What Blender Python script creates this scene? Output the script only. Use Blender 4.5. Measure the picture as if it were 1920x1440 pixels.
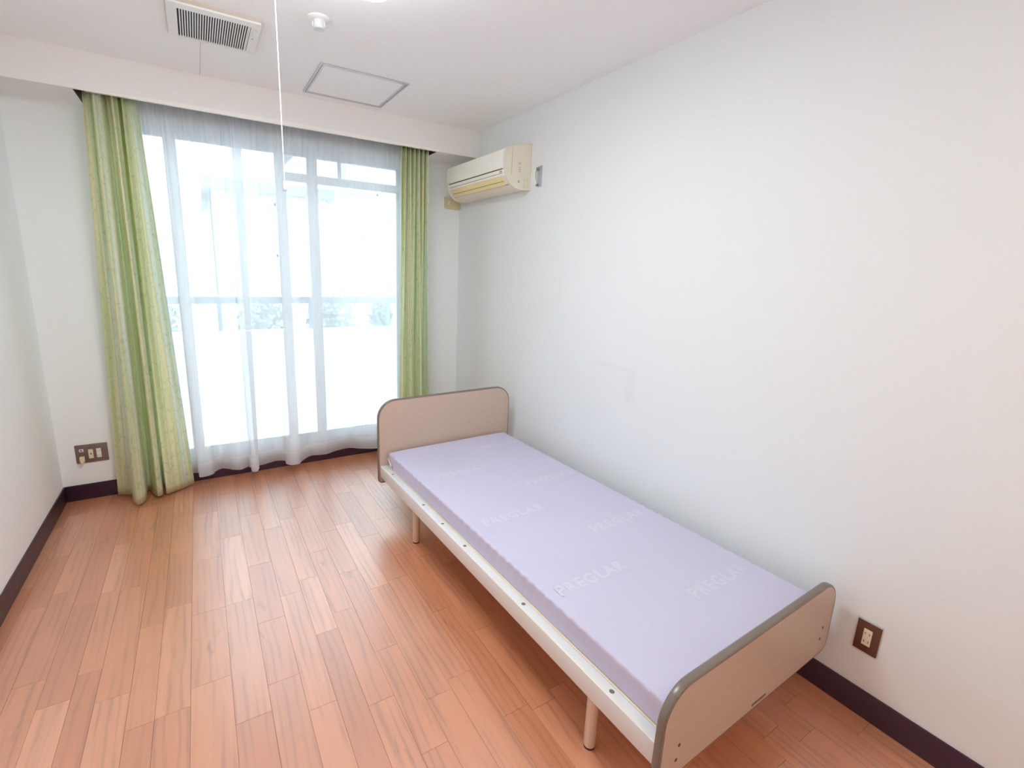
import bpy, bmesh, math, random
from mathutils import Vector, Matrix
random.seed(7)
PI = math.pi
SC = bpy.context.scene
COL = SC.collection
for o in list(bpy.data.objects):
    bpy.data.objects.remove(o)

# ------------------------------------------------------------------ camera
R = Vector((0.85875761, -0.51127532, 0.03365867))
U = Vector((0.08047898, 0.19946746, 0.97659401))
F = Vector((0.50602223, 0.83594873, -0.21244111))
cd = bpy.data.cameras.new('camera')
cam = bpy.data.objects.new('camera', cd)
COL.objects.link(cam)
M = Matrix((R, U, -F)).transposed().to_4x4()
M.translation = Vector((-1.92108, -3.69574, 1.51513))
cam.matrix_world = M
cd.sensor_width = 36.0
cd.lens = 888.413 * 36.0 / 1920.0
cd.shift_x = 49.013 / 1920.0
cd.shift_y = -18.416 / 1920.0
cd.clip_start = 0.02
SC.camera = cam

# ------------------------------------------------------------------ light and exposure
LAMP_POWER = 9.0
DOWNLIGHT_POWER = 100.0
world = bpy.data.worlds.new('overcast_sky')
SC.world = world
world.use_nodes = True
bg = world.node_tree.nodes['Background']
bg.inputs[0].default_value = (0.78, 0.92, 1.0, 1)
bg.inputs[1].default_value = 4.0
SC.view_settings.view_transform = 'Standard'
SC.view_settings.look = 'None'
SC.view_settings.gamma = 1.0
SC.view_settings.exposure = 1.24
SC.view_settings.use_curve_mapping = False
SC.cycles.max_bounces = 12
SC.cycles.diffuse_bounces = 8
SC.cycles.transparent_max_bounces = 24
SC.cycles.caustics_reflective = False
SC.cycles.caustics_refractive = False
SC.cycles.sample_clamp_indirect = 8.0

# ------------------------------------------------------------------ dimensions
W, H, HB, B = 2.7493, 2.5381, 2.3537, 0.314     # room width, ceiling, beam underside, beam depth
YN = -4.75                                       # wall behind the camera
BASE_H = 0.1026

# ------------------------------------------------------------------ helpers
def lin(c):
    r = []
    for v in c:
        v /= 255.0
        r.append(v / 12.92 if v <= 0.04045 else ((v + 0.055) / 1.055) ** 2.4)
    return (r[0], r[1], r[2], 1)

class NT:
    def __init__(s, name):
        s.m = bpy.data.materials.new(name)
        s.m.use_nodes = True
        s.t = s.m.node_tree
        s.t.nodes.clear()
        s.out = s.n('ShaderNodeOutputMaterial')
    def n(s, typ, **kw):
        nd = s.t.nodes.new(typ)
        for k, v in kw.items():
            if k.startswith('i_'):
                nd.inputs[k[2:].replace('_', ' ')].default_value = v
            else:
                setattr(nd, k, v)
        return nd
    def l(s, a, b):
        s.t.links.new(a, b)
    def math(s, op, a, b=None, clamp=False):
        nd = s.n('ShaderNodeMath', operation=op, use_clamp=clamp)
        for i, v in enumerate((a, b)):
            if v is None: continue
            if isinstance(v, (int, float)): nd.inputs[i].default_value = v
            else: s.l(v, nd.inputs[i])
        return nd.outputs[0]
    def mixc(s, fac, a, b, blend='MIX'):
        nd = s.n('ShaderNodeMix', data_type='RGBA', blend_type=blend)
        if isinstance(fac, (int, float)): nd.inputs[0].default_value = fac
        else: s.l(fac, nd.inputs[0])
        for i, v in ((6, a), (7, b)):
            if isinstance(v, tuple): nd.inputs[i].default_value = v
            else: s.l(v, nd.inputs[i])
        return nd.outputs[2]
    def bump(s, h, strength, dist=0.001):
        nd = s.n('ShaderNodeBump')
        nd.inputs['Strength'].default_value = strength
        nd.inputs['Distance'].default_value = dist
        s.l(h, nd.inputs['Height'])
        return nd.outputs[0]
    def obj(s, scale=(1, 1, 1)):
        tc = s.n('ShaderNodeTexCoord')
        mp = s.n('ShaderNodeMapping')
        mp.inputs['Scale'].default_value = scale
        s.l(tc.outputs['Object'], mp.inputs[0])
        return mp.outputs[0]
    def noise(s, vec, scale, detail=3, rough=0.5):
        nd = s.n('ShaderNodeTexNoise')
        nd.inputs['Scale'].default_value = scale
        nd.inputs['Detail'].default_value = detail
        nd.inputs['Roughness'].default_value = rough
        s.l(vec, nd.inputs['Vector'])
        return nd.outputs['Fac']

def plain(name, rgb, rough=0.5, metal=0.0, spec=0.5, var=0.04, bump=0.0, bscale=200, coat=0.0):
    """principled surface with a faint procedural mottling and grain"""
    k = NT(name)
    v = k.obj()
    c = lin(rgb)
    n1 = k.noise(v, 6.0, 4)
    dark = (c[0] * (1 - var), c[1] * (1 - var), c[2] * (1 - var), 1)
    col = k.mixc(n1, dark, c)
    p = k.n('ShaderNodeBsdfPrincipled')
    k.l(col, p.inputs['Base Color'])
    p.inputs['Roughness'].default_value = rough
    p.inputs['Metallic'].default_value = metal
    p.inputs['Specular IOR Level'].default_value = spec
    p.inputs['Coat Weight'].default_value = coat
    if bump:
        k.l(k.bump(k.noise(v, bscale, 3), bump, 0.0006), p.inputs['Normal'])
    k.l(p.outputs[0], k.out.inputs[0])
    return k.m

def box(bm, x0, x1, y0, y1, z0, z1):
    vs = [bm.verts.new((x, y, z)) for x in (x0, x1) for y in (y0, y1) for z in (z0, z1)]
    for f in ((0, 1, 3, 2), (4, 6, 7, 5), (0, 4, 5, 1), (2, 3, 7, 6), (0, 2, 6, 4), (1, 5, 7, 3)):
        bm.faces.new([vs[i] for i in f])
    return bm

def rbox(bm, x0, x1, y0, y1, z0, z1, r=0.002, seg=2):
    t = bmesh.new()
    box(t, x0, x1, y0, y1, z0, z1)
    bmesh.ops.recalc_face_normals(t, faces=t.faces)
    bmesh.ops.bevel(t, geom=list(t.edges), offset=r, segments=seg, profile=0.5, affect='EDGES', clamp_overlap=True)
    merge(bm, t)
    return bm

def merge(bm, t):
    me = bpy.data.meshes.new('tmp')
    t.to_mesh(me); t.free()
    bm.from_mesh(me)
    bpy.data.meshes.remove(me)

def cyl(bm, p0, p1, r0, r1=None, n=24, caps=True):
    r1 = r0 if r1 is None else r1
    p0, p1 = Vector(p0), Vector(p1)
    d = (p1 - p0).normalized()
    a = d.orthogonal().normalized(); b = d.cross(a)
    rings = []
    for p, r in ((p0, r0), (p1, r1)):
        rings.append([bm.verts.new(p + (a * math.cos(2 * PI * i / n) + b * math.sin(2 * PI * i / n)) * r) for i in range(n)])
    for i in range(n):
        j = (i + 1) % n
        bm.faces.new((rings[0][i], rings[0][j], rings[1][j], rings[1][i]))
    if caps:
        bm.faces.new(rings[0][::-1]); bm.faces.new(rings[1])
    return bm

def lathe(bm, prof, n=32, axis='z', org=(0, 0, 0)):
    """prof: list of (radius, height); closed at ends when the radius is 0"""
    rings = []
    for r, h in prof:
        ring = []
        for i in range(n if r > 1e-6 else 1):
            a = 2 * PI * i / n
            c, s = r * math.cos(a), r * math.sin(a)
            p = {'z': (c, s, h), 'x': (h, c, s), 'y': (c, h, s)}[axis]
            ring.append(bm.verts.new(Vector(p) + Vector(org)))
        rings.append(ring)
    for A, Bq in zip(rings, rings[1:]):
        for i in range(n):
            j = (i + 1) % n
            q = [A[i % len(A)], A[j % len(A)], Bq[j % len(Bq)], Bq[i % len(Bq)]]
            q = list(dict.fromkeys(q))
            if len(q) > 2: bm.faces.new(q)
    return bm

def tube(bm, pts, r, n=10):
    pts = [Vector(p) for p in pts]
    rings = []
    up = None
    for i, p in enumerate(pts):
        d = (pts[min(i + 1, len(pts) - 1)] - pts[max(i - 1, 0)]).normalized()
        if up is None: up = d.orthogonal().normalized()
        up = (up - d * up.dot(d)).normalized()
        b = d.cross(up)
        rr = r[i] if isinstance(r, (list, tuple)) else r
        rings.append([bm.verts.new(p + (up * math.cos(2 * PI * k / n) + b * math.sin(2 * PI * k / n)) * rr) for k in range(n)])
    for A, Bq in zip(rings, rings[1:]):
        for k in range(n):
            bm.faces.new((A[k], A[(k + 1) % n], Bq[(k + 1) % n], Bq[k]))
    bm.faces.new(rings[0][::-1]); bm.faces.new(rings[-1])
    return bm

def prism(bm, pts, plane, a, b):
    """extrude a closed 2D outline from a to b; plane 'yz' extrudes along x, 'xz' along y, 'xy' along z"""
    def P(u, v, w):
        return {'yz': (w, u, v), 'xz': (u, w, v), 'xy': (u, v, w)}[plane]
    A = [bm.verts.new(P(u, v, a)) for u, v in pts]
    Bq = [bm.verts.new(P(u, v, b)) for u, v in pts]
    n = len(pts)
    bm.faces.new(A[::-1]); bm.faces.new(Bq)
    for i in range(n):
        bm.faces.new((A[i], A[(i + 1) % n], Bq[(i + 1) % n], Bq[i]))
    return bm

def rrect(x0, x1, z0, z1, rs, n=8):
    """rounded rectangle outline; rs = radii (bottom-left, bottom-right, top-right, top-left)"""
    out = []
    for (cx, cz, a0, r) in ((x0 + rs[0], z0 + rs[0], PI, rs[0]), (x1 - rs[1], z0 + rs[1], 1.5 * PI, rs[1]),
                            (x1 - rs[2], z1 - rs[2], 0, rs[2]), (x0 + rs[3], z1 - rs[3], 0.5 * PI, rs[3])):
        for i in range(n + 1):
            a = a0 + 0.5 * PI * i / n
            out.append((cx + r * math.cos(a), cz + r * math.sin(a)))
    return out

def obj(name, bm, mat, parent=None, smooth=False, loc=None, label=None):
    bmesh.ops.recalc_face_normals(bm, faces=bm.faces)
    me = bpy.data.meshes.new(name)
    bm.to_mesh(me); bm.free()
    if smooth:
        for p in me.polygons: p.use_smooth = True
        try: me.set_sharp_from_angle(angle=math.radians(35))
        except Exception: pass
    if mat: me.materials.append(mat)
    o = bpy.data.objects.new(name, me)
    COL.objects.link(o)
    if parent: o.parent = parent
    if loc: o.location = loc
    if label: o['label'] = label
    return o

def thing(name, label, cat, loc=(0, 0, 0), rz=0.0, group=None):
    o = bpy.data.objects.new(name, None)
    o.empty_display_size = 0.05
    COL.objects.link(o)
    o.location = loc; o.rotation_euler = (0, 0, rz)
    o['label'] = label; o['category'] = cat
    if group: o['group'] = group
    return o

def tag(o, label, cat, group=None, kind=None):
    o['label'] = label; o['category'] = cat
    if group: o['group'] = group
    if kind: o['kind'] = kind
    return o

def struct(o, label=None):
    o['kind'] = 'structure'
    if label: o['label'] = label
    return o

def sempty(name, loc=(0, 0, 0), label=None):
    o = bpy.data.objects.new(name, None)
    o.empty_display_size = 0.05
    COL.objects.link(o); o.location = loc
    return struct(o, label)

BM = bmesh.new

# ------------------------------------------------------------------ materials
def wallpaper(name, rgb, stain=False):
    k = NT(name)
    tc = k.n('ShaderNodeTexCoord')
    v = tc.outputs['Object']
    c = lin(rgb)
    soft = k.noise(v, 1.3, 2)
    col = k.mixc(soft, (c[0] * 0.985, c[1] * 0.985, c[2] * 0.985, 1), c)
    if stain:   # faint rubbed outlines left on the right wall by furniture that stood there
        sp = k.n('ShaderNodeSeparateXYZ'); k.l(v, sp.inputs[0])
        def band(axis, c0, w):
            d = k.math('ABSOLUTE', k.math('SUBTRACT', sp.outputs[axis], c0))
            return k.math('SUBTRACT', 1.0, k.math('DIVIDE', d, w), clamp=True)
        def rng(axis, a, b, s=0.03):
            lo = k.math('DIVIDE', k.math('SUBTRACT', sp.outputs[axis], a), s, clamp=True)
            hi = k.math('DIVIDE', k.math('SUBTRACT', b, sp.outputs[axis]), s, clamp=True)
            return k.math('MULTIPLY', lo, hi)
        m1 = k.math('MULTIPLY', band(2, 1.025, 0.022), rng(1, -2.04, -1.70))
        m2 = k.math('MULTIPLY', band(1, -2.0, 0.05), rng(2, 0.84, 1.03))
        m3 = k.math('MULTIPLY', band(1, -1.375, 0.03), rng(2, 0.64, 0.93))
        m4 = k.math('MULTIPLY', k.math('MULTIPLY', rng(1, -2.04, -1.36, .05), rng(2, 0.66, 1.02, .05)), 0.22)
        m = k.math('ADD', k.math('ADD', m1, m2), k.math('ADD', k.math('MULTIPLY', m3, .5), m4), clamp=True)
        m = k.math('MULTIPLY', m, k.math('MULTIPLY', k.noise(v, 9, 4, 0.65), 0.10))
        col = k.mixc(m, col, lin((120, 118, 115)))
    p = k.n('ShaderNodeBsdfPrincipled')
    k.l(col, p.inputs['Base Color'])
    p.inputs['Roughness'].default_value = 0.75
    p.inputs['Specular IOR Level'].default_value = 0.25
    k.l(k.bump(k.noise(v, 260, 3, 0.6), 0.25, 0.0008), p.inputs['Normal'])
    k.l(p.outputs[0], k.out.inputs[0])
    return k.m

M_WALL = wallpaper('wallpaper', (246, 250, 252))
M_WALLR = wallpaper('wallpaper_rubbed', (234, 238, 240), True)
M_BEAM = wallpaper('wallpaper_beam', (246, 244, 242))
M_CEIL = wallpaper('ceiling_paper', (251, 253, 255))
M_BASE = plain('baseboard_vinyl', (62, 34, 54), rough=0.38, var=0.15, bump=0.1)
M_TRIM = plain('white_trim', (254, 253, 248), rough=0.3)
M_DARKBOX = plain('brown_rail_box', (78, 62, 58), rough=0.6)
M_SCREW = plain('screw_steel', (150, 148, 145), rough=0.3, metal=0.8)
M_ALU = plain('aluminium_frame', (200, 204, 210), rough=0.35, metal=0.6)
M_WPLAS = plain('white_plastic', (240, 241, 240), rough=0.35)
M_BLACK = plain('black_void', (22, 22, 24), rough=0.7)
M_SASH = plain('window_aluminium', (232, 237, 243), rough=0.35, metal=0.0)

def plank_mat():
    k = NT('oak_plank')
    tc = k.n('ShaderNodeTexCoord')
    oi = k.n('ShaderNodeObjectInfo')
    off = k.n('ShaderNodeVectorMath', operation='ADD')
    k.l(tc.outputs['Object'], off.inputs[0])
    cx = k.n('ShaderNodeCombineXYZ')
    k.l(k.math('MULTIPLY', oi.outputs['Random'], 37.0), cx.inputs[0])
    k.l(k.math('MULTIPLY', oi.outputs['Random'], 91.0), cx.inputs[1])
    k.l(cx.outputs[0], off.inputs[1])
    def mp(s):
        m_ = k.n('ShaderNodeMapping'); m_.inputs['Scale'].default_value = s
        k.l(off.outputs[0], m_.inputs[0]); return m_.outputs[0]
    fine = k.noise(mp((70, 2.6, 1)), 1.0, 5, 0.62)
    broad = k.noise(mp((13, 1.5, 1)), 1.0, 3, 0.55)
    knot = k.noise(mp((14, 4.5, 1)), 1.0, 4, 0.6)
    wv = k.n('ShaderNodeTexWave', wave_type='BANDS', bands_direction='X')
    wv.inputs['Scale'].default_value = 5.0
    wv.inputs['Distortion'].default_value = 9.0
    wv.inputs['Detail'].default_value = 3.0
    wv.inputs['Detail Scale'].default_value = 0.8
    k.l(mp((2.2, 0.35, 1)), wv.inputs['Vector'])
    base = k.n('ShaderNodeValToRGB')
    k.l(oi.outputs['Random'], base.inputs[0])
    cr = base.color_ramp
    cols = [(206, 128, 90), (222, 148, 108), (212, 136, 96), (230, 162, 124), (202, 128, 92), (224, 150, 108)]
    cr.elements[0].position = 0; cr.elements[0].color = lin(cols[0])
    cr.elements[1].position = 1; cr.elements[1].color = lin(cols[-1])
    for i, c in enumerate(cols[1:-1]):
        e = cr.elements.new((i + 1) / 5); e.color = lin(c)
    c = base.outputs[0]
    mr = lambda x, a, b: k.math('DIVIDE', k.math('SUBTRACT', x, a), b - a, clamp=True)
    c = k.mixc(k.math('MULTIPLY', mr(broad, .42, .68), 0.50), c, lin((190, 126, 92)))
    c = k.mixc(k.math('MULTIPLY', mr(fine, .47, .75), 0.26), c, lin((180, 118, 86)))
    c = k.mixc(k.math('MULTIPLY', k.math('MULTIPLY', mr(wv.outputs[1], .55, 1.0), mr(broad, .40, .58)), 0.60), c, lin((172, 112, 82)))
    c = k.mixc(k.math('MULTIPLY', mr(knot, .64, .74), 0.60), c, lin((138, 92, 72)))
    p = k.n('ShaderNodeBsdfPrincipled')
    k.l(c, p.inputs['Base Color'])
    rg = k.math('ADD', k.math('MULTIPLY', k.noise(mp((9, 6, 1)), 1.0, 3), 0.10), 0.30)
    k.l(rg, p.inputs['Roughness'])
    p.inputs['Specular IOR Level'].default_value = 0.35
    p.inputs['Coat Weight'].default_value = 1.0
    p.inputs['Coat Roughness'].default_value = 0.30
    p.inputs['Coat IOR'].default_value = 2.45
    k.l(k.bump(fine, 0.10, 0.0006), p.inputs['Normal'])
    k.l(p.outputs[0], k.out.inputs[0])
    return k.m
M_PLANK = plank_mat()
M_GROOVE = plain('floor_groove', (196, 138, 106), rough=0.8)

# ------------------------------------------------------------------ room shell
T = 0.15
floor = struct(obj('floor', box(BM(), -W - T, T, YN - T, T, -0.06, -0.004), M_GROOVE))
seams = [-W, -2.70, -2.61, -2.515, -2.422, -2.349, -2.247, -2.166, -2.062, -1.932, -1.820, -1.710, -1.615, -1.525, -1.43,
         -1.335, -1.235, -1.13, -1.025, -0.92, -0.82, -0.72, -0.615, -0.51, -0.41, -0.305, -0.20, -0.10, 0.0]
known = {4: [-1.68], 5: [-1.174, -1.853], 6: [-1.506], 7: [-1.418, -2.02], 8: [-1.52, -1.942], 9: [-1.518, -2.174],
         10: [-1.706, -2.058], 11: [-1.566, -2.239], 12: [-1.89], 13: [-1.793]}
def plank(x0, x1, y0, y1):
    bm = BM()
    g = 0.00015
    dz = random.uniform(0, 0.00035)
    hx, hy = (x1 - x0) / 2 - g, (y1 - y0) / 2 - g
    b = 0.00035
    lo = [bm.verts.new((sx * hx, sy * hy, -0.0015)) for sx, sy in ((-1, -1), (1, -1), (1, 1), (-1, 1))]
    hi = [bm.verts.new((sx * (hx - b), sy * (hy - b), dz)) for sx, sy in ((-1, -1), (1, -1), (1, 1), (-1, 1))]
    bt = [bm.verts.new((sx * hx, sy * hy, -0.0045)) for sx, sy in ((-1, -1), (1, -1), (1, 1), (-1, 1))]
    bm.faces.new(hi)
    for i in range(4):
        j = (i + 1) % 4
        bm.faces.new((lo[i], lo[j], hi[j], hi[i])); bm.faces.new((bt[i], bt[j], lo[j], lo[i]))
    obj('plank', bm, M_PLANK, floor, loc=((x0 + x1) / 2, (y0 + y1) / 2, 0))
for i in range(len(seams) - 1):
    ends = list(known.get(i, []))
    if not ends: ends = [-0.2 - random.random() * 0.5]
    y = max(ends)
    while y < -0.12:
        y += random.uniform(0.40, 0.66); ends.append(y)
    y = min(ends)
    while y > YN + 0.2:
        y -= random.uniform(0.40, 0.70); ends.append(y)
    ends = sorted([e for e in ends if YN + 0.08 < e < -0.08] + [YN, 0.0], reverse=True)
    for a, b_ in zip(ends, ends[1:]):
        if a - b_ > 0.01: plank(seams[i], seams[i + 1], b_, a)

ceil = struct(obj('ceiling', box(BM(), -W - T, T, YN - T, T, H, H + 0.08), M_CEIL))
bm = BM()   # hairline joint between two sheets of ceiling paper
box(bm, -1.8195, -1.8175, -0.86, -B, H - 0.0006, H + 0.001)
obj('paper_seam', bm, plain('seam_shadow', (188, 186, 184), rough=0.9), ceil)
struct(obj('wall_right', box(BM(), 0, T, YN - T, T, -0.05, H + 0.05), M_WALLR))
struct(obj('wall_left', box(BM(), -W - T, -W, YN - T, T, -0.05, H + 0.05), M_WALL))
struct(obj('wall_near', box(BM(), -W, 0, YN - T, YN, -0.05, H + 0.05), M_WALL))
WX0, WX1, WZ0, WZ1 = -2.31, -0.44, 0.13, 2.31
bm = BM()
box(bm, -W, WX0, 0, T, -0.05, H + 0.05)
box(bm, WX1, 0, 0, T, -0.05, H + 0.05)
box(bm, WX0, WX1, 0, T, WZ1, H + 0.05)
box(bm, WX0, WX1, 0, T, -0.05, WZ0)
struct(obj('wall_back', bm, M_WALL))

# boxed beam above the window with the curtain slot let into its underside
SX0, SX1, SY0, SY1 = -2.394, -0.345, -0.298, -0.02
bm = BM()
ZS = HB + 0.085
box(bm, -W, 0, -B, SY0 - 0.004, HB, H)
box(bm, -W, SX0, SY0 - 0.004, 0, HB, H)
box(bm, SX1, 0, SY0 - 0.004, 0, HB, H)
box(bm, SX0, SX1, SY0 - 0.004, 0, ZS, H)
box(bm, SX0, SX1, SY1, 0, HB, ZS)
beam = struct(obj('trim_1', bm, M_BEAM))
bm = BM()
box(bm, SX0, SX1, SY0 - 0.004, SY0, HB + 0.001, ZS)
box(bm, SX0, SX0 + 0.004, SY0, SY1, HB + 0.001, ZS)
box(bm, SX1 - 0.004, SX1, SY0, SY1, HB + 0.001, ZS)
box(bm, SX0, SX1, SY0, SY1, ZS - 0.004, ZS)
obj('slot_lining', bm, M_DARKBOX, beam, label='dark brown lining of the curtain slot')
bm = BM()
prism(bm, [(SX0 + .05, HB - 0.0015), (SX1, HB - 0.0015), (SX1, HB + 0.011), (-1.3, HB + 0.021), (-2.0, HB + .018), (SX0 + .05, HB + 0.002)], 'xz', -B - 0.004, SY0)
obj('slot_lip', bm, M_TRIM, beam, label='cream white lip along the front of the curtain slot')

# baseboards
def baseboard(name, x0, x1, y0, y1):
    bm = BM()
    rbox(bm, x0, x1, y0, y1, 0.0, BASE_H, 0.0025, 2)
    return struct(obj(name, bm, M_BASE, smooth=True))
baseboard('baseboard_left', -W - 0.001, -W + 0.008, YN, 0.001)
baseboard('baseboard_right', -0.008, 0.001, YN, 0.001)
baseboard('baseboard_back', -W + 0.008, -0.008, -0.008, 0.001)
baseboard('baseboard_near', -W + 0.008, -0.008, YN - 0.001, YN + 0.008)

# ------------------------------------------------------------------ window
def glass_mat():
    k = NT('window_glass')
    tr = k.n('ShaderNodeBsdfTransparent'); tr.inputs[0].default_value = (0.95, 0.97, 0.97, 1)
    gl = k.n('ShaderNodeBsdfGlossy'); gl.inputs['Roughness'].default_value = 0.02
    fr = k.n('ShaderNodeFresnel'); fr.inputs['IOR'].default_value = 1.45
    mx = k.n('ShaderNodeMixShader')
    k.l(fr.outputs[0], mx.inputs[0]); k.l(tr.outputs[0], mx.inputs[1]); k.l(gl.outputs[0], mx.inputs[2])
    k.l(mx.outputs[0], k.out.inputs[0])
    return k.m
M_GLASS = glass_mat()
win = sempty('window_1', (0, 0, 0))
bm = BM()
box(bm, WX0, WX1, 0.012, 0.13, WZ0, 0.150)
box(bm, WX0, WX1, 0.012, 0.13, 2.285, WZ1)
box(bm, WX0, WX0 + 0.03, 0.012, 0.13, 0.150, 2.285)
box(bm, WX1 - 0.03, WX1, 0.012, 0.13, 0.150, 2.285)
obj('window_frame', bm, M_SASH, win)
bm = BM()
rbox(bm, WX0 + 0.01, WX1 - 0.01, -0.006, 0.02, 0.104, 0.152, 0.003)
obj('window_sill', bm, plain('sill_white', (214, 214, 214), rough=0.45), win)
def sash(x0, x1, y0, y1, sl, sr):
    s = obj('sash', box(box(box(box(BM(), x0, x0 + sl, y0, y1, 0.152, 2.283), x1 - sr, x1, y0, y1, 0.152, 2.283),
            x0 + sl, x1 - sr, y0, y1, 0.152, 0.208), x0 + sl, x1 - sr, y0, y1, 2.263, 2.283), M_SASH, win)
    obj('pane', box(BM(), x0 + sl - .004, x1 - sr + .004, (y0 + y1) / 2 - .002, (y0 + y1) / 2 + .002, 0.204, 2.267), M_GLASS, s)
    return s
sash(-2.04, -1.340, 0.05, 0.078, 0.068, 0.066)
s2 = sash(-1.195, -0.44, 0.05, 0.078, 0.070, 0.060)
sash(-2.28, -1.36, 0.088, 0.114, 0.045, 0.02)
sash(-1.36, -0.47, 0.088, 0.114, 0.02, 0.045)
bm = BM()
box(bm, -1.347, -0.47, 0.040, 0.050, 2.083, 2.141)
box(bm, -0.982, -0.957, 0.040, 0.050, 2.141, 2.265)
obj('transom', bm, M_SASH, win)
bm = BM()
rbox(bm, -1.375, -1.352, 0.026, 0.05, 1.13, 1.20, 0.004)
obj('sash_lock', bm, M_ALU, win)

# ------------------------------------------------------------------ curtains
def crspline(P, s):
    n = len(P)
    i = min(int(s), n - 2); t = s - i
    g = lambda j: Vector(P[max(0, min(n - 1, j))])
    p0, p1, p2, p3 = g(i - 1), g(i), g(i + 1), g(i + 2)
    return 0.5 * ((2 * p1) + (p2 - p0) * t + (2 * p0 - 5 * p1 + 4 * p2 - p3) * t * t + (3 * p1 - p0 - 3 * p2 + p3) * t ** 3)

def cloth(name, top, bot, z1, z0, mat, nu, nz, hemz=None, weight=lambda t: t, extra=None, zf=None, z0b=None, thick=0.0, parent=None):
    bm = BM()
    uv = bm.loops.layers.uv.new('uv')
    n = len(top)
    bs = [crspline([(p[0], p[1], 0) for p in bot], (n - 1) * i / nu) for i in range(nu + 1)]
    ts = [crspline([(p[0], p[1], 0) for p in top], (n - 1) * i / nu) for i in range(nu + 1)]
    arc = [0.0]
    for a, b_ in zip(bs, bs[1:]): arc.append(arc[-1] + (b_ - a).length)
    rows = []
    za, zb = (z1, z0)
    for j in range(nz + 1):
        t = j / nz
        z = za + (zb - za) * t
        full = (z1 - z) / (z1 - (z0b if z0b is not None else z0))
        w = weight(full)
        row = []
        for i in range(nu + 1):
            p = ts[i].lerp(bs[i], w)
            q = Vector((p.x, p.y, z))
            if extra: q += extra(i / nu, full)
            row.append(bm.verts.new(q))
        rows.append(row)
    for j in range(nz):
        for i in range(nu):
            f = bm.faces.new((rows[j][i], rows[j][i + 1], rows[j + 1][i + 1], rows[j + 1][i]))
            f.smooth = True
            for lp, (a, b_) in zip(f.loops, ((i, j), (i + 1, j), (i + 1, j + 1), (i, j + 1))):
                lp[uv].uv = (arc[a], 2.4 - 2.4 * b_ / nz)
    me = bpy.data.meshes.new(name); bm.to_mesh(me); bm.free()
    me.materials.append(mat)
    o = bpy.data.objects.new(name, me); COL.objects.link(o)
    if parent: o.parent = parent
    if thick:
        sd = o.modifiers.new('thickness', 'SOLIDIFY'); sd.thickness = thick; sd.offset = 0
    return o

def drape_mat():
    k = NT('green_leaf_drape')
    uv = k.n('ShaderNodeUVMap'); uv.uv_map = 'uv'
    def mp(s, src=None):
        m_ = k.n('ShaderNodeMapping'); m_.inputs['Scale'].default_value = s
        k.l(src or uv.outputs[0], m_.inputs[0]); return m_.outputs[0]
    stripe = k.noise(mp((17, 0.25, 1)), 1.0, 2, 0.40)
    r = k.n('ShaderNodeValToRGB'); k.l(stripe, r.inputs[0])
    cr = r.color_ramp
    stops = [(0.30, (212, 220, 170)), (0.40, (228, 234, 194)), (0.46, (250, 246, 218)), (0.52, (222, 232, 196)),
             (0.58, (236, 246, 246)), (0.64, (248, 248, 214)), (0.74, (210, 222, 170))]
    cr.elements[0].position, cr.elements[0].color = stops[0][0], lin(stops[0][1])
    cr.elements[1].position, cr.elements[1].color = stops[-1][0], lin(stops[-1][1])
    for p_, c_ in stops[1:-1]:
        e = cr.elements.new(p_); e.color = lin(c_)
    # wandering stems and small leaves printed over the stripes
    wob = k.n('ShaderNodeTexNoise'); wob.inputs['Scale'].default_value = 14; k.l(mp((1, 1, 1)), wob.inputs['Vector'])
    vm = k.n('ShaderNodeVectorMath', operation='MULTIPLY_ADD')
    k.l(wob.outputs['Color'], vm.inputs[0]); vm.inputs[1].default_value = (0.05, 0.05, 0); k.l(uv.outputs[0], vm.inputs[2])
    vo = k.n('ShaderNodeTexVoronoi', feature='DISTANCE_TO_EDGE'); vo.inputs['Scale'].default_value = 1.0
    k.l(mp((30, 13, 1), vm.outputs[0]), vo.inputs['Vector'])
    line = k.math('SUBTRACT', 1.0, k.math('DIVIDE', vo.outputs[0], 0.07), clamp=True)
    brk = k.math('GREATER_THAN', k.noise(mp((22, 22, 1)), 1.0, 2), 0.50)
    line = k.math('MULTIPLY', k.math('MULTIPLY', line, brk), 0.30)
    c = k.mixc(line, r.outputs[0], lin((160, 176, 118)))
    weave = k.noise(mp((420, 900, 1)), 1.0, 2)
    d = k.n('ShaderNodeBsdfPrincipled')
    k.l(c, d.inputs['Base Color']); d.inputs['Roughness'].default_value = 0.8
    d.inputs['Sheen Weight'].default_value = 0.15
    k.l(k.bump(weave, 0.15, 0.0005), d.inputs['Normal'])
    tl = k.n('ShaderNodeBsdfTranslucent'); k.l(c, tl.inputs[0])
    mx = k.n('ShaderNodeMixShader'); mx.inputs[0].default_value = 0.45
    k.l(d.outputs[0], mx.inputs[1]); k.l(tl.outputs[0], mx.inputs[2])
    k.l(mx.outputs[0], k.out.inputs[0])
    return k.m
M_DRAPE = drape_mat()

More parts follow.
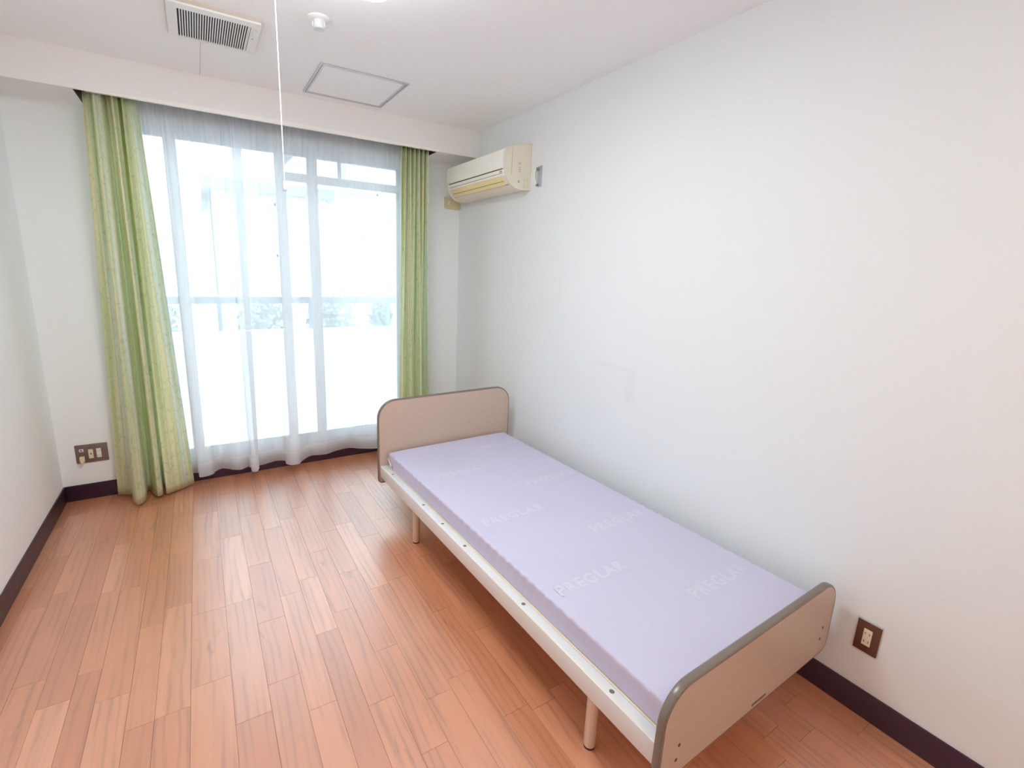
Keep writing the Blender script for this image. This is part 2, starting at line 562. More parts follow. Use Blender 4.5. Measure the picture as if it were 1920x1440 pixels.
def sheer_mat(name, opac):
    k = NT(name)
    uv = k.n('ShaderNodeUVMap'); uv.uv_map = 'uv'
    m_ = k.n('ShaderNodeMapping'); m_.inputs['Scale'].default_value = (120, 5, 1)
    k.l(uv.outputs[0], m_.inputs[0])
    slub = k.noise(m_.outputs[0], 1.0, 3)
    tr = k.n('ShaderNodeBsdfTransparent')
    df = k.n('ShaderNodeBsdfDiffuse'); df.inputs[0].default_value = (0.96, 0.97, 0.99, 1)
    tl = k.n('ShaderNodeBsdfTranslucent'); tl.inputs[0].default_value = (0.92, 0.95, 0.99, 1)
    m1 = k.n('ShaderNodeMixShader'); m1.inputs[0].default_value = 0.60
    k.l(df.outputs[0], m1.inputs[1]); k.l(tl.outputs[0], m1.inputs[2])
    m2 = k.n('ShaderNodeMixShader')
    k.l(k.math('ADD', k.math('MULTIPLY', slub, 0.12), opac - 0.06), m2.inputs[0])
    k.l(tr.outputs[0], m2.inputs[1]); k.l(m1.outputs[0], m2.inputs[2])
    k.l(m2.outputs[0], k.out.inputs[0])
    return k.m
M_SHEER = sheer_mat('sheer_voile', 0.66)
M_HEM = sheer_mat('sheer_hem', 0.78)

ZT = HB + 0.05
# left drape
botL = [(-2.477, -.06), (-2.43, -.085), (-2.395, -.11), (-2.382, -.22), (-2.350, -.285), (-2.318, -.235), (-2.314, -.10), (-2.296, -.09),
        (-2.278, -.16), (-2.252, -.205), (-2.230, -.185), (-2.232, -.095), (-2.212, -.095), (-2.206, -.185), (-2.135, -.15), (-2.053, -.085)]
n = len(botL)
topL = [(-2.372 + 0.238 * (0.55 * (botL[i][0] + 2.477) / 0.424 + 0.45 * i / (n - 1)), -0.215 + (botL[i][1] + 0.15) * 0.42) for i in range(n)]
def pleatL(s, t):
    return Vector((0, 0.015 * math.sin(s * 50) * (1 - 0.85 * t), 0))
dr = cloth('drape', topL, botL, ZT, 0.02, M_DRAPE, 150, 44, extra=pleatL, thick=0.002)
tag(dr, 'green striped leaf-print drape flaring out beside the wide wall socket, left of the window', 'curtain')
n = 14
topR = [(-0.598 + 0.220 * i / (n - 1), -0.19 if i % 2 else -0.255) for i in range(n)]
botR = [(-0.612, -.20), (-.600, -.262), (-.580, -.185), (-.556, -.175), (-.540, -.262), (-.512, -.275), (-.488, -.19), (-.470, -.18), (-.452, -.262), (-.428, -.27),
        (-.408, -.185), (-.392, -.18), (-.374, -.25), (-.352, -.205)]
dr = cloth('drape', topR, botR, ZT, 0.02, M_DRAPE, 120, 30, thick=0.002)
tag(dr, 'narrow green leaf-print drape hanging between the window and the air conditioner, behind the bed', 'curtain')

HEM = [(-2.26, -.04), (-2.22, -.05), (-2.17, -.055), (-2.13, -.05), (-2.09, -.04), (-2.062, -0.035), (-2.021, -0.059), (-2.019, -0.131), (-1.977, -0.136), (-1.937, -0.115), (-1.92, -0.072), (-1.88, -0.039),
       (-1.843, -0.063), (-1.814, -0.094), (-1.766, -0.118), (-1.729, -0.092), (-1.698, -0.082), (-1.702, -0.18), (-1.674, -0.202), (-1.659, -0.18), (-1.650, -0.145)]
HEMR = [(-1.71, -0.105), (-1.675, -0.10), (-1.617, -0.089), (-1.579, -0.075), (-1.523, -0.058), (-1.47, -0.084), (-1.469, -0.149), (-1.435, -0.19), (-1.386, -0.19),
        (-1.355, -0.14), (-1.285, -0.069), (-1.206, -0.08), (-1.159, -0.082), (-1.08, -0.046), (-0.976, -0.031), (-0.901, -0.081), (-0.782, -0.136),
        (-0.70, -0.09), (-0.64, -0.06), (-0.58, -0.07), (-0.52, -0.05)]
def sheer(name, bot, x0, x1, label, sq, edge):
    n = len(bot)
    top = []
    for i in range(n):
        s = i / (n - 1)
        x = bot[i][0] * (1 - sq) + (x0 + (x1 - x0) * s) * sq
        top.append((x, -0.135 + 0.010 * math.sin(i * 2.1)))
    w = lambda t: min(1.0, t) ** 0.9
    root = thing(name, label, 'curtain', (0, 0, 0))
    HZ = 0.175
    def gather(s, t):
        return Vector((0, 0.004 * math.sin(s * 190) * max(0, 1 - t * 3), 0))
    cloth('panel', top, bot, ZT, HZ, M_SHEER, 260, 36, weight=w, z0b=0.075, parent=root, extra=gather)
    cloth('hem', [(crspline([(p[0], p[1], 0) for p in top], i).lerp(crspline([(p[0], p[1], 0) for p in bot], i), w((ZT - HZ) / (ZT - .075))))[:2] for i in range(n)],
          bot, HZ, 0.075, M_HEM, 260, 4, parent=root)
    if not edge: return root
    a, b_ = edge
    t2, b2 = top[a:b_], [(p[0], p[1]) for p in bot[a:b_]]
    fw = lambda P: [(p[0], p[1] - 0.003) for p in P]
    cloth('side_hem', fw(t2), fw(b2), ZT, 0.078, M_HEM, 40, 30, weight=w, parent=root)
    return root
sheer('sheer_curtain', HEM, -2.27, -1.612, 'white see-through curtain panel beside the wide green drape, left half of the window', 0.85, (18, 21))
sheer('sheer_curtain', HEMR, -1.70, -0.52, 'white see-through curtain panel behind the pull cord, right half of the window', 0.7, None)
for yy, lab in ((-0.222, 'brown curtain rail in the slot carrying the green drapes'), (-0.135, 'brown curtain rail in the slot nearest the window, carrying the white curtains')):
    bm = BM()
    rbox(bm, SX0 + 0.006, SX1 - 0.006, yy - 0.010, yy + 0.010, ZS - 0.018, ZS - 0.0042, 0.002)
    tag(obj('curtain_rail', bm, M_DARKBOX), lab, 'curtain rail')

# ------------------------------------------------------------------ bed
X0, Y0, TH = -1.0544, -1.0395, 0.0287
L = 2.039
ZTR, ZBR = 0.3216, 0.2475
def wood_mat():
    k = NT('taupe_laminate')
    v = k.obj((3, 3, 26))
    a = k.noise(v, 3.0, 5, 0.6)
    v2 = k.obj((6, 6, 160))
    b_ = k.noise(v2, 2.0, 4, 0.6)
    c = k.mixc(a, lin((198, 175, 157)), lin((212, 190, 172)))
    c = k.mixc(k.math('MULTIPLY', b_, 0.35), c, lin((178, 152, 138)))
    p = k.n('ShaderNodeBsdfPrincipled')
    k.l(c, p.inputs['Base Color']); p.inputs['Roughness'].default_value = 0.42
    k.l(k.bump(b_, 0.06, 0.0004), p.inputs['Normal'])
    k.l(p.outputs[0], k.out.inputs[0])
    return k.m
M_LAM = wood_mat()
M_EDGE = plain('brown_edge_band', (122, 110, 100), rough=0.25, var=0.06)
M_RAIL = plain('painted_steel', (226, 227, 227), rough=0.32, var=0.02)
M_DECK = plain('cream_deck', (236, 220, 190), rough=0.6)
bed = thing('bed', 'low single bed frame with taupe end boards and white steel rails, along the right wall', 'bed', (X0, Y0, 0), TH)
# local frame: x = across towards the wall, -y = from headboard to footboard
def board(name, u0, u1, z0, z1, ya, yb, rt, rb, label):
    t = yb - ya
    # laminate faces just inside a rounded edge band
    o = obj(name, prism(BM(), rrect(u0 + 0.004, u1 - 0.004, z0 + 0.004, z1 - 0.004, (rb - .003, rb - .003, rt - .004, rt - .004)), 'xz', ya + 0.0004, yb - 0.0004), M_LAM, bed, label=label)
    bm = BM()
    prof = [(0.0, 0.0), (-0.0024, 0.0008), (-0.0045, 0.0035), (-0.0052, t * 0.25), (-0.0056, t * 0.5), (-0.0052, t * 0.75), (-0.0045, t - 0.0035), (-0.0024, t - 0.0008), (0.0, t)]
    rings = []
    for ins, yy in prof:
        d = 0.0056 + ins      # distance inside the outermost outline
        ring = [(p, ya + yy) for p in rrect(u0 + d, u1 - d, z0 + d, z1 - d, (rb - d, rb - d, rt - d, rt - d), 10)]
        rings.append([bm.verts.new((p[0], y_, p[1])) for p, y_ in ring])
    m = len(rings[0])
    for A, Bq in zip(rings, rings[1:]):
        for i in range(m):
            bm.faces.new((A[i], A[(i + 1) % m], Bq[(i + 1) % m], Bq[i]))
    A, Bq = rings[0], rings[-1]
    inner = []
    for yy in (ya, yb):
        d = 0.0085
        inner.append([bm.verts.new((p[0], yy, p[1])) for p in rrect(u0 + d, u1 - d, z0 + d, z1 - d, (rb - d, rb - d, rt - d, rt - d), 10)])
    for i in range(m):
        j = (i + 1) % m
        bm.faces.new((A[i], A[j], inner[0][j], inner[0][i])); bm.faces.new((Bq[i], Bq[j], inner[1][j], inner[1][i]))
    obj('edge_band', bm, M_EDGE, o, smooth=True)
    return o
hb = board('headboard', -0.006, 0.962, 0.2047, 0.7358, 0.0, 0.0246, 0.115, 0.028, None)
fb = board('footboard', -0.003, 0.960, 0.193, 0.4911, -L - 0.0246, -L, 0.105, 0.040, None)
def local(wx, wy):
    c, s = math.cos(TH), math.sin(TH)
    dx, dy = wx - X0, wy - Y0
    return c * dx + s * dy, -s * dx + c * dy
for u, z in ((0.078, 0.297), (0.072, 0.251), (0.892, 0.312), (0.885, 0.268)):
    yo = -L - 0.0246
    o = obj('screw_cap', lathe(BM(), [(0, -0.0012), (0.004, -0.0012), (0.0055, -0.0004), (0.0058, 0.0012), (0, 0.0012)], 16, 'y', (u, yo, z)), plain('brown_cap', (104, 74, 58), rough=.5), fb)
u, v = local(-0.555, -3.095)
bm = BM(); rbox(bm, 0.455, 0.535, -L - 0.0256, -L - 0.0240, 0.213, 0.221, 0.0005)
obj('label_strip', bm, plain('grey_strip', (128, 96, 88), rough=.5), fb)
# side rails: a C section with a cream inner flange
def rail(u0, sgn):
    bm = BM()
    a, b_ = sorted((u0, u0 + sgn * 0.040))
    rbox(bm, a, b_, -L, 0.0, ZBR, ZTR, 0.004, 3)
    o = obj('side_rail', bm, M_RAIL, bed, smooth=True)
    for v in (0.150, 0.577, 0.790, 1.005, 1.438, 1.870):
        uc = u0 + sgn * 0.0205
        obj('rail_socket', lathe(BM(), [(0.0078, 0.0), (0.0100, 0.0), (0.0108, 0.0007), (0.0100, 0.0016), (0.0086, 0.0016), (0.0078, 0.0)], 24, 'z', (uc, -v, ZTR)), M_WPLAS, o, smooth=True)
        obj('socket_hole', lathe(BM(), [(0, 0.0003), (0.0090, 0.0003), (0.0090, -0.0005), (0, -0.0005)], 20, 'z', (uc, -v, ZTR)), plain('hole_shade', (120, 116, 104), rough=.7), o)
    return o
rail(0.006, 1)
rail(0.950, -1)
bm = BM()   # cream flange between rail and mattress, and the deck it belongs to
rbox(bm, 0.0462, 0.9098, -L + 0.022, -0.022, 0.285, 0.3205, 0.003, 2)
obj('deck', bm, M_DECK, bed, smooth=True)
for v in (0.006, L - 0.022):
    bm = BM(); box(bm, 0.0465, 0.9095, -v - 0.016, -v, 0.255, 0.3195)
    obj('cross_rail', bm, M_RAIL, bed)
for v in (0.52, 1.02, 1.52):
    bm = BM(); box(bm, 0.0462, 0.9098, -v - 0.02, -v + 0.02, 0.255, 0.2848)
    obj('cross_rail', bm, M_RAIL, bed)
M_LEG = plain('beige_leg', (226, 208, 190), rough=0.35, var=0.02)
for ul in (0.0568, 0.8992):
    for v in (0.3981, 1.7709):
        bm = lathe(BM(), [(0, 0.006), (0.0175, 0.006), (0.0195, 0.009), (0.0195, 0.2849), (0, 0.2849)], 28, 'z', (ul + (0.01 if ul < .5 else -.01), -v, 0))
        lg = obj('leg', bm, M_LEG, bed, smooth=True)
        obj('leg_foot', lathe(BM(), [(0, 0.0), (0.0185, 0.0), (0.019, 0.004), (0.018, 0.0065), (0, 0.0065)], 28, 'z', (ul + (0.01 if ul < .5 else -.01), -v, 0)), plain('black_foot', (50, 44, 42), rough=.6), lg)
        bm = BM(); box(bm, ul - 0.03 if ul > .5 else ul - 0.0105, ul + 0.0105 if ul > .5 else ul + 0.03, -v - 0.03, -v + 0.03, 0.272, 0.2849)
        obj('leg_plate', bm, M_RAIL, lg)

# mattress
def mattress_mat():
    k = NT('lilac_cover')
    v = k.obj()
    p = k.n('ShaderNodeBsdfPrincipled')
    c = k.mixc(k.noise(v, 3.0, 3), lin((195, 191, 216)), lin((202, 199, 223)))
    k.l(c, p.inputs['Base Color'])
    p.inputs['Roughness'].default_value = 0.62
    p.inputs['Sheen Weight'].default_value = 0.1
    w = k.noise(k.obj((500, 900, 500)), 1.0, 2)
    k.l(k.bump(w, 0.12, 0.0004), p.inputs['Normal'])
    k.l(p.outputs[0], k.out.inputs[0])
    return k.m
M_MAT = mattress_mat()
mat_root = thing('mattress', 'thin lilac mattress with pale lettering, lying on the bed frame', 'mattress', (X0, Y0, 0), TH)
UM0, UM1, VM0, VM1, ZM0, ZM1 = 0.050, 0.906, 0.020, L - 0.006, 0.3212, 0.412
def mattress():
    bm = BM()
    nu, nv = 44, 260
    # cross-section outline from bottom-left up, over and down
    def prof():
        P = []
        r = 0.011
        P.append((UM0 + 0.006, ZM0)); P.append((UM0 + 0.001, ZM0 + 0.004)); P.append((UM0, ZM0 + 0.02)); P.append((UM0, ZM0 + 0.045)); P.append((UM0 + 0.0005, ZM1 - r - 0.010))
        for i in range(6):
            a = PI - PI / 2 * i / 5
            P.append((UM0 + r + 0.001 + r * math.cos(a), ZM1 - 0.002 - r + r * math.sin(a)))
        for i in range(1, 17):
            s = i / 17
            u = UM0 + r + (UM1 - UM0 - 2 * r) * s
            P.append((u, ZM1 - 0.002 + 0.002 * min(1, min(s, 1 - s) * 10)))
        for i in range(6):
            a = PI / 2 - PI / 2 * i / 5
            P.append((UM1 - r - 0.001 + r * math.cos(a), ZM1 - 0.002 - r + r * math.sin(a)))
        P += [(UM1 - 0.0005, ZM1 - r - 0.010), (UM1, ZM0 + 0.045), (UM1, ZM0 + 0.02), (UM1 - 0.001, ZM0 + 0.004), (UM1 - 0.006, ZM0)]
        return P
    P = prof()
    rings = []
    def ruf(v):
        return math.sin(v * 2 * PI / 0.052 + 1.2 * math.sin(v * 9)) * (0.7 + 0.3 * math.sin(v * 5.3 + 1)) 
    for j in range(nv + 1):
        s = j / nv
        v = VM0 + (VM1 - VM0) * s
        e = min(v - VM0, VM1 - v)
        rnd = 0.014 * (1 - math.sqrt(max(0, 1 - (1 - min(e / 0.014, 1)) ** 2)))
        ring = []
        for i, (u, z) in enumerate(P):
            side = 1 if u < (UM0 + UM1) / 2 else -1
            edge = max(0.0, 1 - (abs(u - (UM0 if side > 0 else UM1))) / 0.045)
            h = (z - ZM0) / (ZM1 - ZM0)
            am = 0.0024 * edge * max(0, (h - 0.35) / 0.65)
            du = am * ruf(v) * side
            dz = 0.0022 * edge * (1 if h > 0.85 else 0) * ruf(v + 0.012)
            zz = z + dz - rnd * (1 if h > .5 else -0.3 if h < .1 else 0)
            ring.append(bm.verts.new((u + side * (rnd * 0.5) + du, -v, min(zz, ZM1))))
        rings.append(ring)
    m = len(P)
    for A, Bq in zip(rings, rings[1:]):
        for i in range(m):
            f = bm.faces.new((A[i], A[(i + 1) % m], Bq[(i + 1) % m], Bq[i]))
    bm.faces.new(rings[0]); bm.faces.new(rings[-1][::-1])
    o = obj('cover', bm, M_MAT, mat_root, smooth=True)
    for p in o.data.polygons: p.use_smooth = True
    return o
mattress()
M_TEXT = plain('pale_print', (206, 206, 222), rough=0.6, var=0.0)
def text_mesh(s, width):
    cu = bpy.data.curves.new('lettering', 'FONT')
    cu.body = s; cu.size = 1.0; cu.offset = 0.032; cu.resolution_u = 3
    cu.space_character = 1.2
    t = bpy.data.objects.new('t', cu); COL.objects.link(t)
    bpy.context.view_layer.update()
    me = bpy.data.meshes.new_from_object(t)
    bpy.data.objects.remove(t)
    xs = [v.co.x for v in me.vertices]; ys = [v.co.y for v in me.vertices]
    k = width / (max(xs) - min(xs)); x0_, y0_ = min(xs), min(ys)
    for v in me.vertices:
        v.co = Vector(((v.co.x - x0_) * k, (v.co.y - y0_) * k * 1.02, 0))
    me.materials.clear(); me.materials.append(M_TEXT)
    return me
tm = text_mesh('PREGLAR', 0.338)
for (x, y) in ((-0.498, -1.262), (-0.899, -1.530), (-0.501, -1.822), (-0.910, -2.065), (-0.508, -2.330), (-0.915, -2.590), (-0.497, -2.830)):
    u, v = local(x, y)
    t = bpy.data.objects.new('lettering', tm); COL.objects.link(t)
    t.parent = mat_root; t.location = (u, v - 0.012, ZM1 + 0.0004)
# handle cord with its stitched tag at the head end of the mattress
bm = BM()
tube(bm, [(0.049, -0.024, 0.370), (0.044, -0.030, 0.371), (0.0425, -0.048, 0.368), (0.043, -0.066, 0.357), (0.0435, -0.078, 0.344), (0.047, -0.086, 0.333)], 0.0022, 8)
obj('handle_cord', bm, M_WPLAS, mat_root, smooth=True)
bm = BM(); rbox(bm, 0.0425, 0.0455, -0.092, -0.076, 0.324, 0.350, 0.001)
obj('sewn_tag', bm, plain('pinkish_tag', (214, 196, 200), rough=.7), mat_root)

# ------------------------------------------------------------------ air conditioner
M_ACB = plain('shaded_cream_plastic', (238, 232, 214), rough=0.4, var=0.03)  # body and end caps: shade of the side face put into a beiger cream
M_ACP = plain('cream_panel', (252, 250, 240), rough=0.32, var=0.02)
M_VANE = plain('yellowed_vane', (250, 232, 176), rough=0.45, var=0.05)
M_GAP = plain('shadow_gap', (110, 100, 76), rough=0.8)
ac = thing('air_conditioner', 'cream wall-mounted air conditioner high on the right wall beside the window', 'air conditioner', (0, -1.0, 2.04))
AP = [(0, 0.284), (-0.06, 0.276), (-0.11, 0.262), (-0.150, 0.250), (-0.184, 0.240), (-0.200, 0.229), (-0.206, 0.212), (-0.2075, 0.180), (-0.2065, 0.150), (-0.203, 0.118), (-0.1965, 0.090),
      (-0.186, 0.066), (-0.172, 0.044), (-0.154, 0.025), (-0.131, 0.010), (-0.104, 0.002), (-0.074, -0.002), (0, 0.004)]
def ac_outline(grow, a=None, b_=None):
    pts = AP if a is None else AP[a:b_]
    cx, cz = -0.09, 0.13
    out = []
    for x, z in pts:
        d = Vector((x - cx, z - cz)); d.normalize()
        out.append((min(x + d.x * grow, 0), z + d.y * grow))
    return out
LY = 0.82
bm = BM(); prism(bm, [(x, z) for x, z in ac_outline(-0.003)], 'xz', 0.0, LY)
bmesh.ops.recalc_face_normals(bm, faces=bm.faces)
obj('body', bm, M_ACB, ac, smooth=True)
def shell(name, a, b_, y0, y1, g0, g1, mat, label=None):
    out, inn = ac_outline(g1, a, b_), ac_outline(g0, a, b_)
    o = obj(name, prism(BM(), out + inn[::-1], 'xz', y0, y1), mat, ac, smooth=True, label=label)
    return o
shell('end_cap', 0, 18, -0.004, 0.011, -0.004, 0.0015, M_ACB)
shell('end_cap', 0, 18, LY - 0.012, LY + 0.004, -0.004, 0.0015, M_ACB)
shell('top_cover', 2, 5, 0.0115, LY - 0.0125, -0.003, 0.0005, M_ACP)
shell('front_panel', 5, 10, 0.0115, LY - 0.0125, -0.003, 0.003, M_ACP)
def arcseg(s0, s1, k=6):
    """points on the profile between fractional indices"""
    P = []
    for i in range(k + 1):
        s = s0 + (s1 - s0) * i / k
        j = min(int(s), len(AP) - 2); t = s - j
        P.append((AP[j][0] * (1 - t) + AP[j + 1][0] * t, AP[j][1] * (1 - t) + AP[j + 1][1] * t))
    return P
def strip(name, s0, s1, y0, y1, g0, g1, mat, label=None):
    cx, cz = -0.09, 0.13
    a = arcseg(s0, s1)
    def off(p, g):
        d = Vector((p[0] - cx, p[1] - cz)).normalized(); return (p[0] + d.x * g, p[1] + d.y * g)
    return obj(name, prism(BM(), [off(p, g1) for p in a] + [off(p, g0) for p in a][::-1], 'xz', y0, y1), mat, ac, smooth=True, label=label)
strip('panel_gap', 9.0, 9.25, 0.03, LY - 0.03, -0.004, -0.0022, M_GAP)
strip('lower_strip', 9.25, 9.95, 0.0115, LY - 0.0125, -0.003, 0.002, M_ACP)
strip('panel_gap', 9.95, 10.05, 0.04, LY - 0.03, -0.004, -0.0022, M_GAP)
strip('grille_strip', 10.05, 10.6, 0.0115, LY - 0.0125, -0.003, 0.0015, M_ACP)
strip('air_vane', 10.65, 11.85, 0.055, LY - 0.05, -0.003, 0.0005, M_VANE)
strip('panel_gap', 11.85, 12.0, 0.055, LY - 0.05, -0.004, -0.0024, M_GAP)
strip('air_vane', 12.0, 13.0, 0.055, LY - 0.05, -0.003, 0.0005, M_VANE)
strip('panel_gap', 13.0, 13.15, 0.03, LY - 0.03, -0.004, -0.0024, M_GAP)
bm = BM(); box(bm, -0.1985, -0.203, 0.035, 0.062, 0.094, 0.106)
obj('indicator_window', bm, plain('indicator_grey', (178, 184, 190), rough=.3), ac)
bm = BM(); lathe(bm, [(0, -0.0055), (0.007, -0.0055), (0.008, -0.004), (0, -0.004)], 20, 'y', (-0.094, 0, 0.046))
obj('round_badge', bm, plain('blue_grey_badge', (176, 188, 204), rough=.4), ac)
bm = BM(); box(bm, -0.152, -0.1505, -0.0048, -0.004, 0.085, 0.246)
obj('side_joint', bm, plain('cream_joint', (190, 180, 156), rough=.7), ac)
bm = BM()
for (xa, xb, za, zb) in ((-.055, -.054, .015, .062), (-.024, -.023, .015, .062), (-.055, -.023, .061, .062), (-.055, -.023, .015, .016)):
    box(bm, xa, xb, -0.0048, -0.004, za, zb)
obj('drain_knockout', bm, plain('cream_joint_two', (196, 184, 158), rough=.7), ac)
bm = BM()
for zz in (0.105, 0.118, 0.13, 0.15, 0.158):
    box(bm, -0.10, -0.082, -0.0046, -0.004, zz, zz + 0.003)
obj('printed_notes', bm, plain('grey_print', (176, 168, 150), rough=.7), ac)

# pipe cover on the window wall below the air conditioner
pc = thing('pipe_cover', 'small yellowed plastic pipe cover in the corner under the air conditioner', 'pipe cover', (-0.07, 0, 2.05))
o_ = rrect(-0.070, 0.070, -0.045, 0.048, (0.02, 0.004, 0.004, 0.008), 4)
i_ = rrect(-0.052, -0.022, -0.020, 0.022, (0.003, 0.003, 0.003, 0.003), 4)
bm = BM(); prism(bm, o_, 'xz', -0.022, 0.0); obj('cover_plate', bm, plain('yellowed_cover', (224, 212, 164), rough=.45), pc)
bm = BM(); prism(bm, rrect(-0.056, -0.018, -0.024, 0.026, (.004,) * 4, 4), 'xz', -0.0235, -0.0215); obj('knockout_rim', bm, plain('yellowed_rim', (206, 192, 146), rough=.5), pc)
bm = BM(); prism(bm, i_, 'xz', -0.0245, -0.0225); obj('knockout', bm, plain('pale_knockout', (232, 228, 212), rough=.5), pc)

# steel bracket with a white hook on the right wall beside the air conditioner
br = thing('wall_bracket', 'small steel bracket with a white hook on the right wall beside the air conditioner', 'bracket', (0, -1.10, 2.115))
bm = BM(); rbox(bm, -0.004, 0.0, -0.024, 0.020, -0.062, 0.062, 0.001)
obj('back_plate', bm, M_ALU, br)
bm = BM(); rbox(bm, -0.020, -0.004, 0.004, 0.016, 0.035, 0.052, 0.001)
obj('lug', bm, M_SCREW, br)
bm = BM(); rbox(bm, -0.020, -0.004, 0.004, 0.016, -0.058, -0.045, 0.001)
obj('lug', bm, M_SCREW, br)
bm = BM()
tube(bm, [(-0.014, 0.022, 0.040), (-0.022, 0.026, 0.030), (-0.026, 0.026, 0.0), (-0.024, 0.020, -0.020), (-0.020, 0.012, -0.042), (-0.012, 0.010, -0.054)], [.006, .0075, .0075, .0065, .006, .005], 10)
obj('hook', bm, M_WPLAS, br, smooth=True)

# ------------------------------------------------------------------ wall sockets
M_PLATE = plain('brown_metal_plate', (132, 112, 104), rough=0.35, metal=0.35, var=0.08)
M_PLATE2 = plain('dark_brown_plate', (112, 76, 62), rough=0.35, metal=0.3, var=0.1)
M_IVORY = plain('ivory_module', (234, 222, 200), rough=0.45)
# wide plate, window wall: origin at the plate's centre, facing -y
wp = thing('wall_socket', 'wide brown three-gang socket plate on the window wall, left of the green drape', 'socket', (-2.5863, 0, 0.3045))
bm = BM(); rbox(bm, -0.081, 0.081, -0.007, 0.0, -0.060, 0.060, 0.003); obj('face_plate', bm, M_PLATE, wp, smooth=True)
def modxz(name, x0, x1, z0, z1, y, mat, parent):
    bm = BM(); rbox(bm, x0, x1, y, -0.005, z0, z1, 0.0012); return obj(name, bm, mat, parent)
a = modxz('aerial_module', -0.061, -0.039, 0.015, 0.033, -0.0085, M_WPLAS, wp)
obj('aerial_jack', lathe(BM(), [(0, -0.013), (0.0025, -0.013), (0.003, -0.010), (0.0055, -0.010), (0.006, -0.008), (0, -0.008)], 16, 'y', (-0.050, 0, 0.024)), M_SCREW, a, smooth=True)
b_ = modxz('telephone_module', -0.017, 0.007, -0.034, 0.026, -0.0085, M_IVORY, wp)
bm = BM(); box(bm, -0.009, -0.001, -0.0092, -0.008, -0.006, 0.000); obj('telephone_jack', bm, M_BLACK, b_)
c_ = modxz('power_module', 0.023, 0.047, -0.033, 0.027, -0.0085, M_WPLAS, wp)
for zz in (0.012, -0.019):
    for xx in (0.0295, 0.0405):
        bm = BM(); box(bm, xx - 0.0011, xx + 0.0011, -0.0092, -0.008, zz - 0.004, zz + 0.004); obj('slot', bm, M_GAP, c_)
pg = thing('plug', 'small ivory plug pushed into the lower left of the wide wall socket', 'plug', (-2.5863, 0, 0.3045))
bm = BM(); rbox(bm, -0.060, -0.036, -0.034, -0.0072, -0.048, -0.012, 0.004, 3)
rbox(bm, -0.055, -0.041, -0.040, -0.030, -0.052, -0.030, 0.003, 2); obj('plug_body', bm, plain('ivory_plug', (230, 216, 172), rough=.45), pg, smooth=True)
for xx in (-0.02, 0.035):
    obj('screw', lathe(BM(), [(0, -0.0085), (0.002, -0.0085), (0.003, -0.0075), (0.003, -0.006), (0, -0.006)], 12, 'y', (xx, 0, 0.049)), M_SCREW, wp)
# single plate, right wall, facing -x
sp = thing('wall_socket', 'dark brown single socket plate low on the right wall beyond the footboard', 'socket', (0, -3.1743, 0.3048))
bm = BM(); rbox(bm, -0.007, 0.0, -0.035, 0.035, -0.060, 0.060, 0.003); obj('face_plate', bm, M_PLATE2, sp, smooth=True)
bm = BM(); rbox(bm, -0.0078, -0.001, -0.0352, 0.0352, 0.0575, 0.0604, 0.0006); obj('chrome_edge', bm, M_ALU, sp)
bm = BM(); rbox(bm, -0.0095, -0.005, -0.0125, 0.0125, -0.031, 0.031, 0.0012); md = obj('power_module', bm, M_IVORY, sp)
for zz in (0.015, -0.015):
    for yy in (0.006, -0.006):
        bm = BM(); box(bm, -0.0102, -0.009, yy - 0.0011, yy + 0.0011, zz - 0.004, zz + 0.004); obj('slot', bm, M_GAP, md)
for zz in (0.048, -0.048):
    obj('screw', lathe(BM(), [(0, -0.0085), (0.002, -0.0085), (0.003, -0.0075), (0.003, -0.006), (0, -0.006)], 12, 'x', (0, 0, zz)), plain('brown_screw', (96, 66, 54), rough=.4, metal=.4), sp)

# ------------------------------------------------------------------ ceiling fittings
# ventilation grille
vt = thing('ventilation_grille', 'white ceiling ventilation grille with thin parallel slats', 'vent', (-1.770, -1.015, H))
vx0, vx1, vy0, vy1 = -0.175, 0.175, -0.176, 0.172
gx0, gx1, gy0, gy1 = -0.137, 0.137, -0.140, 0.139
M_VF = plain('vent_white', (238, 238, 236), rough=0.4)
bm = BM()
def frame_ring(bm, o, i, zo, zi):
    A = [bm.verts.new((x, y, zo[0])) for x, y in o]; Bq = [bm.verts.new((x, y, zo[1])) for x, y in o]
    C = [bm.verts.new((x, y, zi[1])) for x, y in i]; D = [bm.verts.new((x, y, zi[0])) for x, y in i]
    m = len(o)
    for P, Q in ((A, Bq), (Bq, C), (C, D), (D, A)):
        for k in range(m):
            j = (k + 1) % m
            bm.faces.new((P[k], P[j], Q[j], Q[k]))
frame_ring(bm, rrect(vx0, vx1, vy0, vy1, (.008,) * 4, 4), rrect(gx0, gx1, gy0, gy1, (.002,) * 4, 4), (0.0, -0.020), (0.0, -0.024))
obj('vent_frame', bm, M_VF, vt, smooth=True)
bm = BM(); frame_ring(bm, rrect(vx0 - .0025, vx1 + .0025, vy0 - .0025, vy1 + .0025, (.008,) * 4, 4), rrect(vx0 - .0002, vx1 + .0002, vy0 - .0002, vy1 + .0002, (.008,) * 4, 4), (0.0, -0.012), (0.0, -0.012))
obj('vent_collar', bm, plain('beige_collar', (206, 194, 176), rough=.6), vt, smooth=True)
bm = BM(); box(bm, gx0 - .002, gx1 + .002, gy0 - .002, gy1 + .002, -0.0192, -0.0005)
obj('vent_backing', bm, M_BLACK, vt)
ns = 29
pitch = (gx1 - gx0) / ns
sb = BM(); rbox(sb, -0.0023, 0.0023, gy0 - .002, gy1 + .002, -0.0235, -0.0205, 0.0006, 1)
first = obj('slat', sb, M_VF, vt); first.location.x = gx0 + pitch * 0.95
for i in range(1, ns - 0):
    c = first.copy(); COL.objects.link(c); c.parent = vt; c.location = (gx0 + pitch * (i + 0.95) - (0.004 if i == ns - 1 else 0), 0, 0)
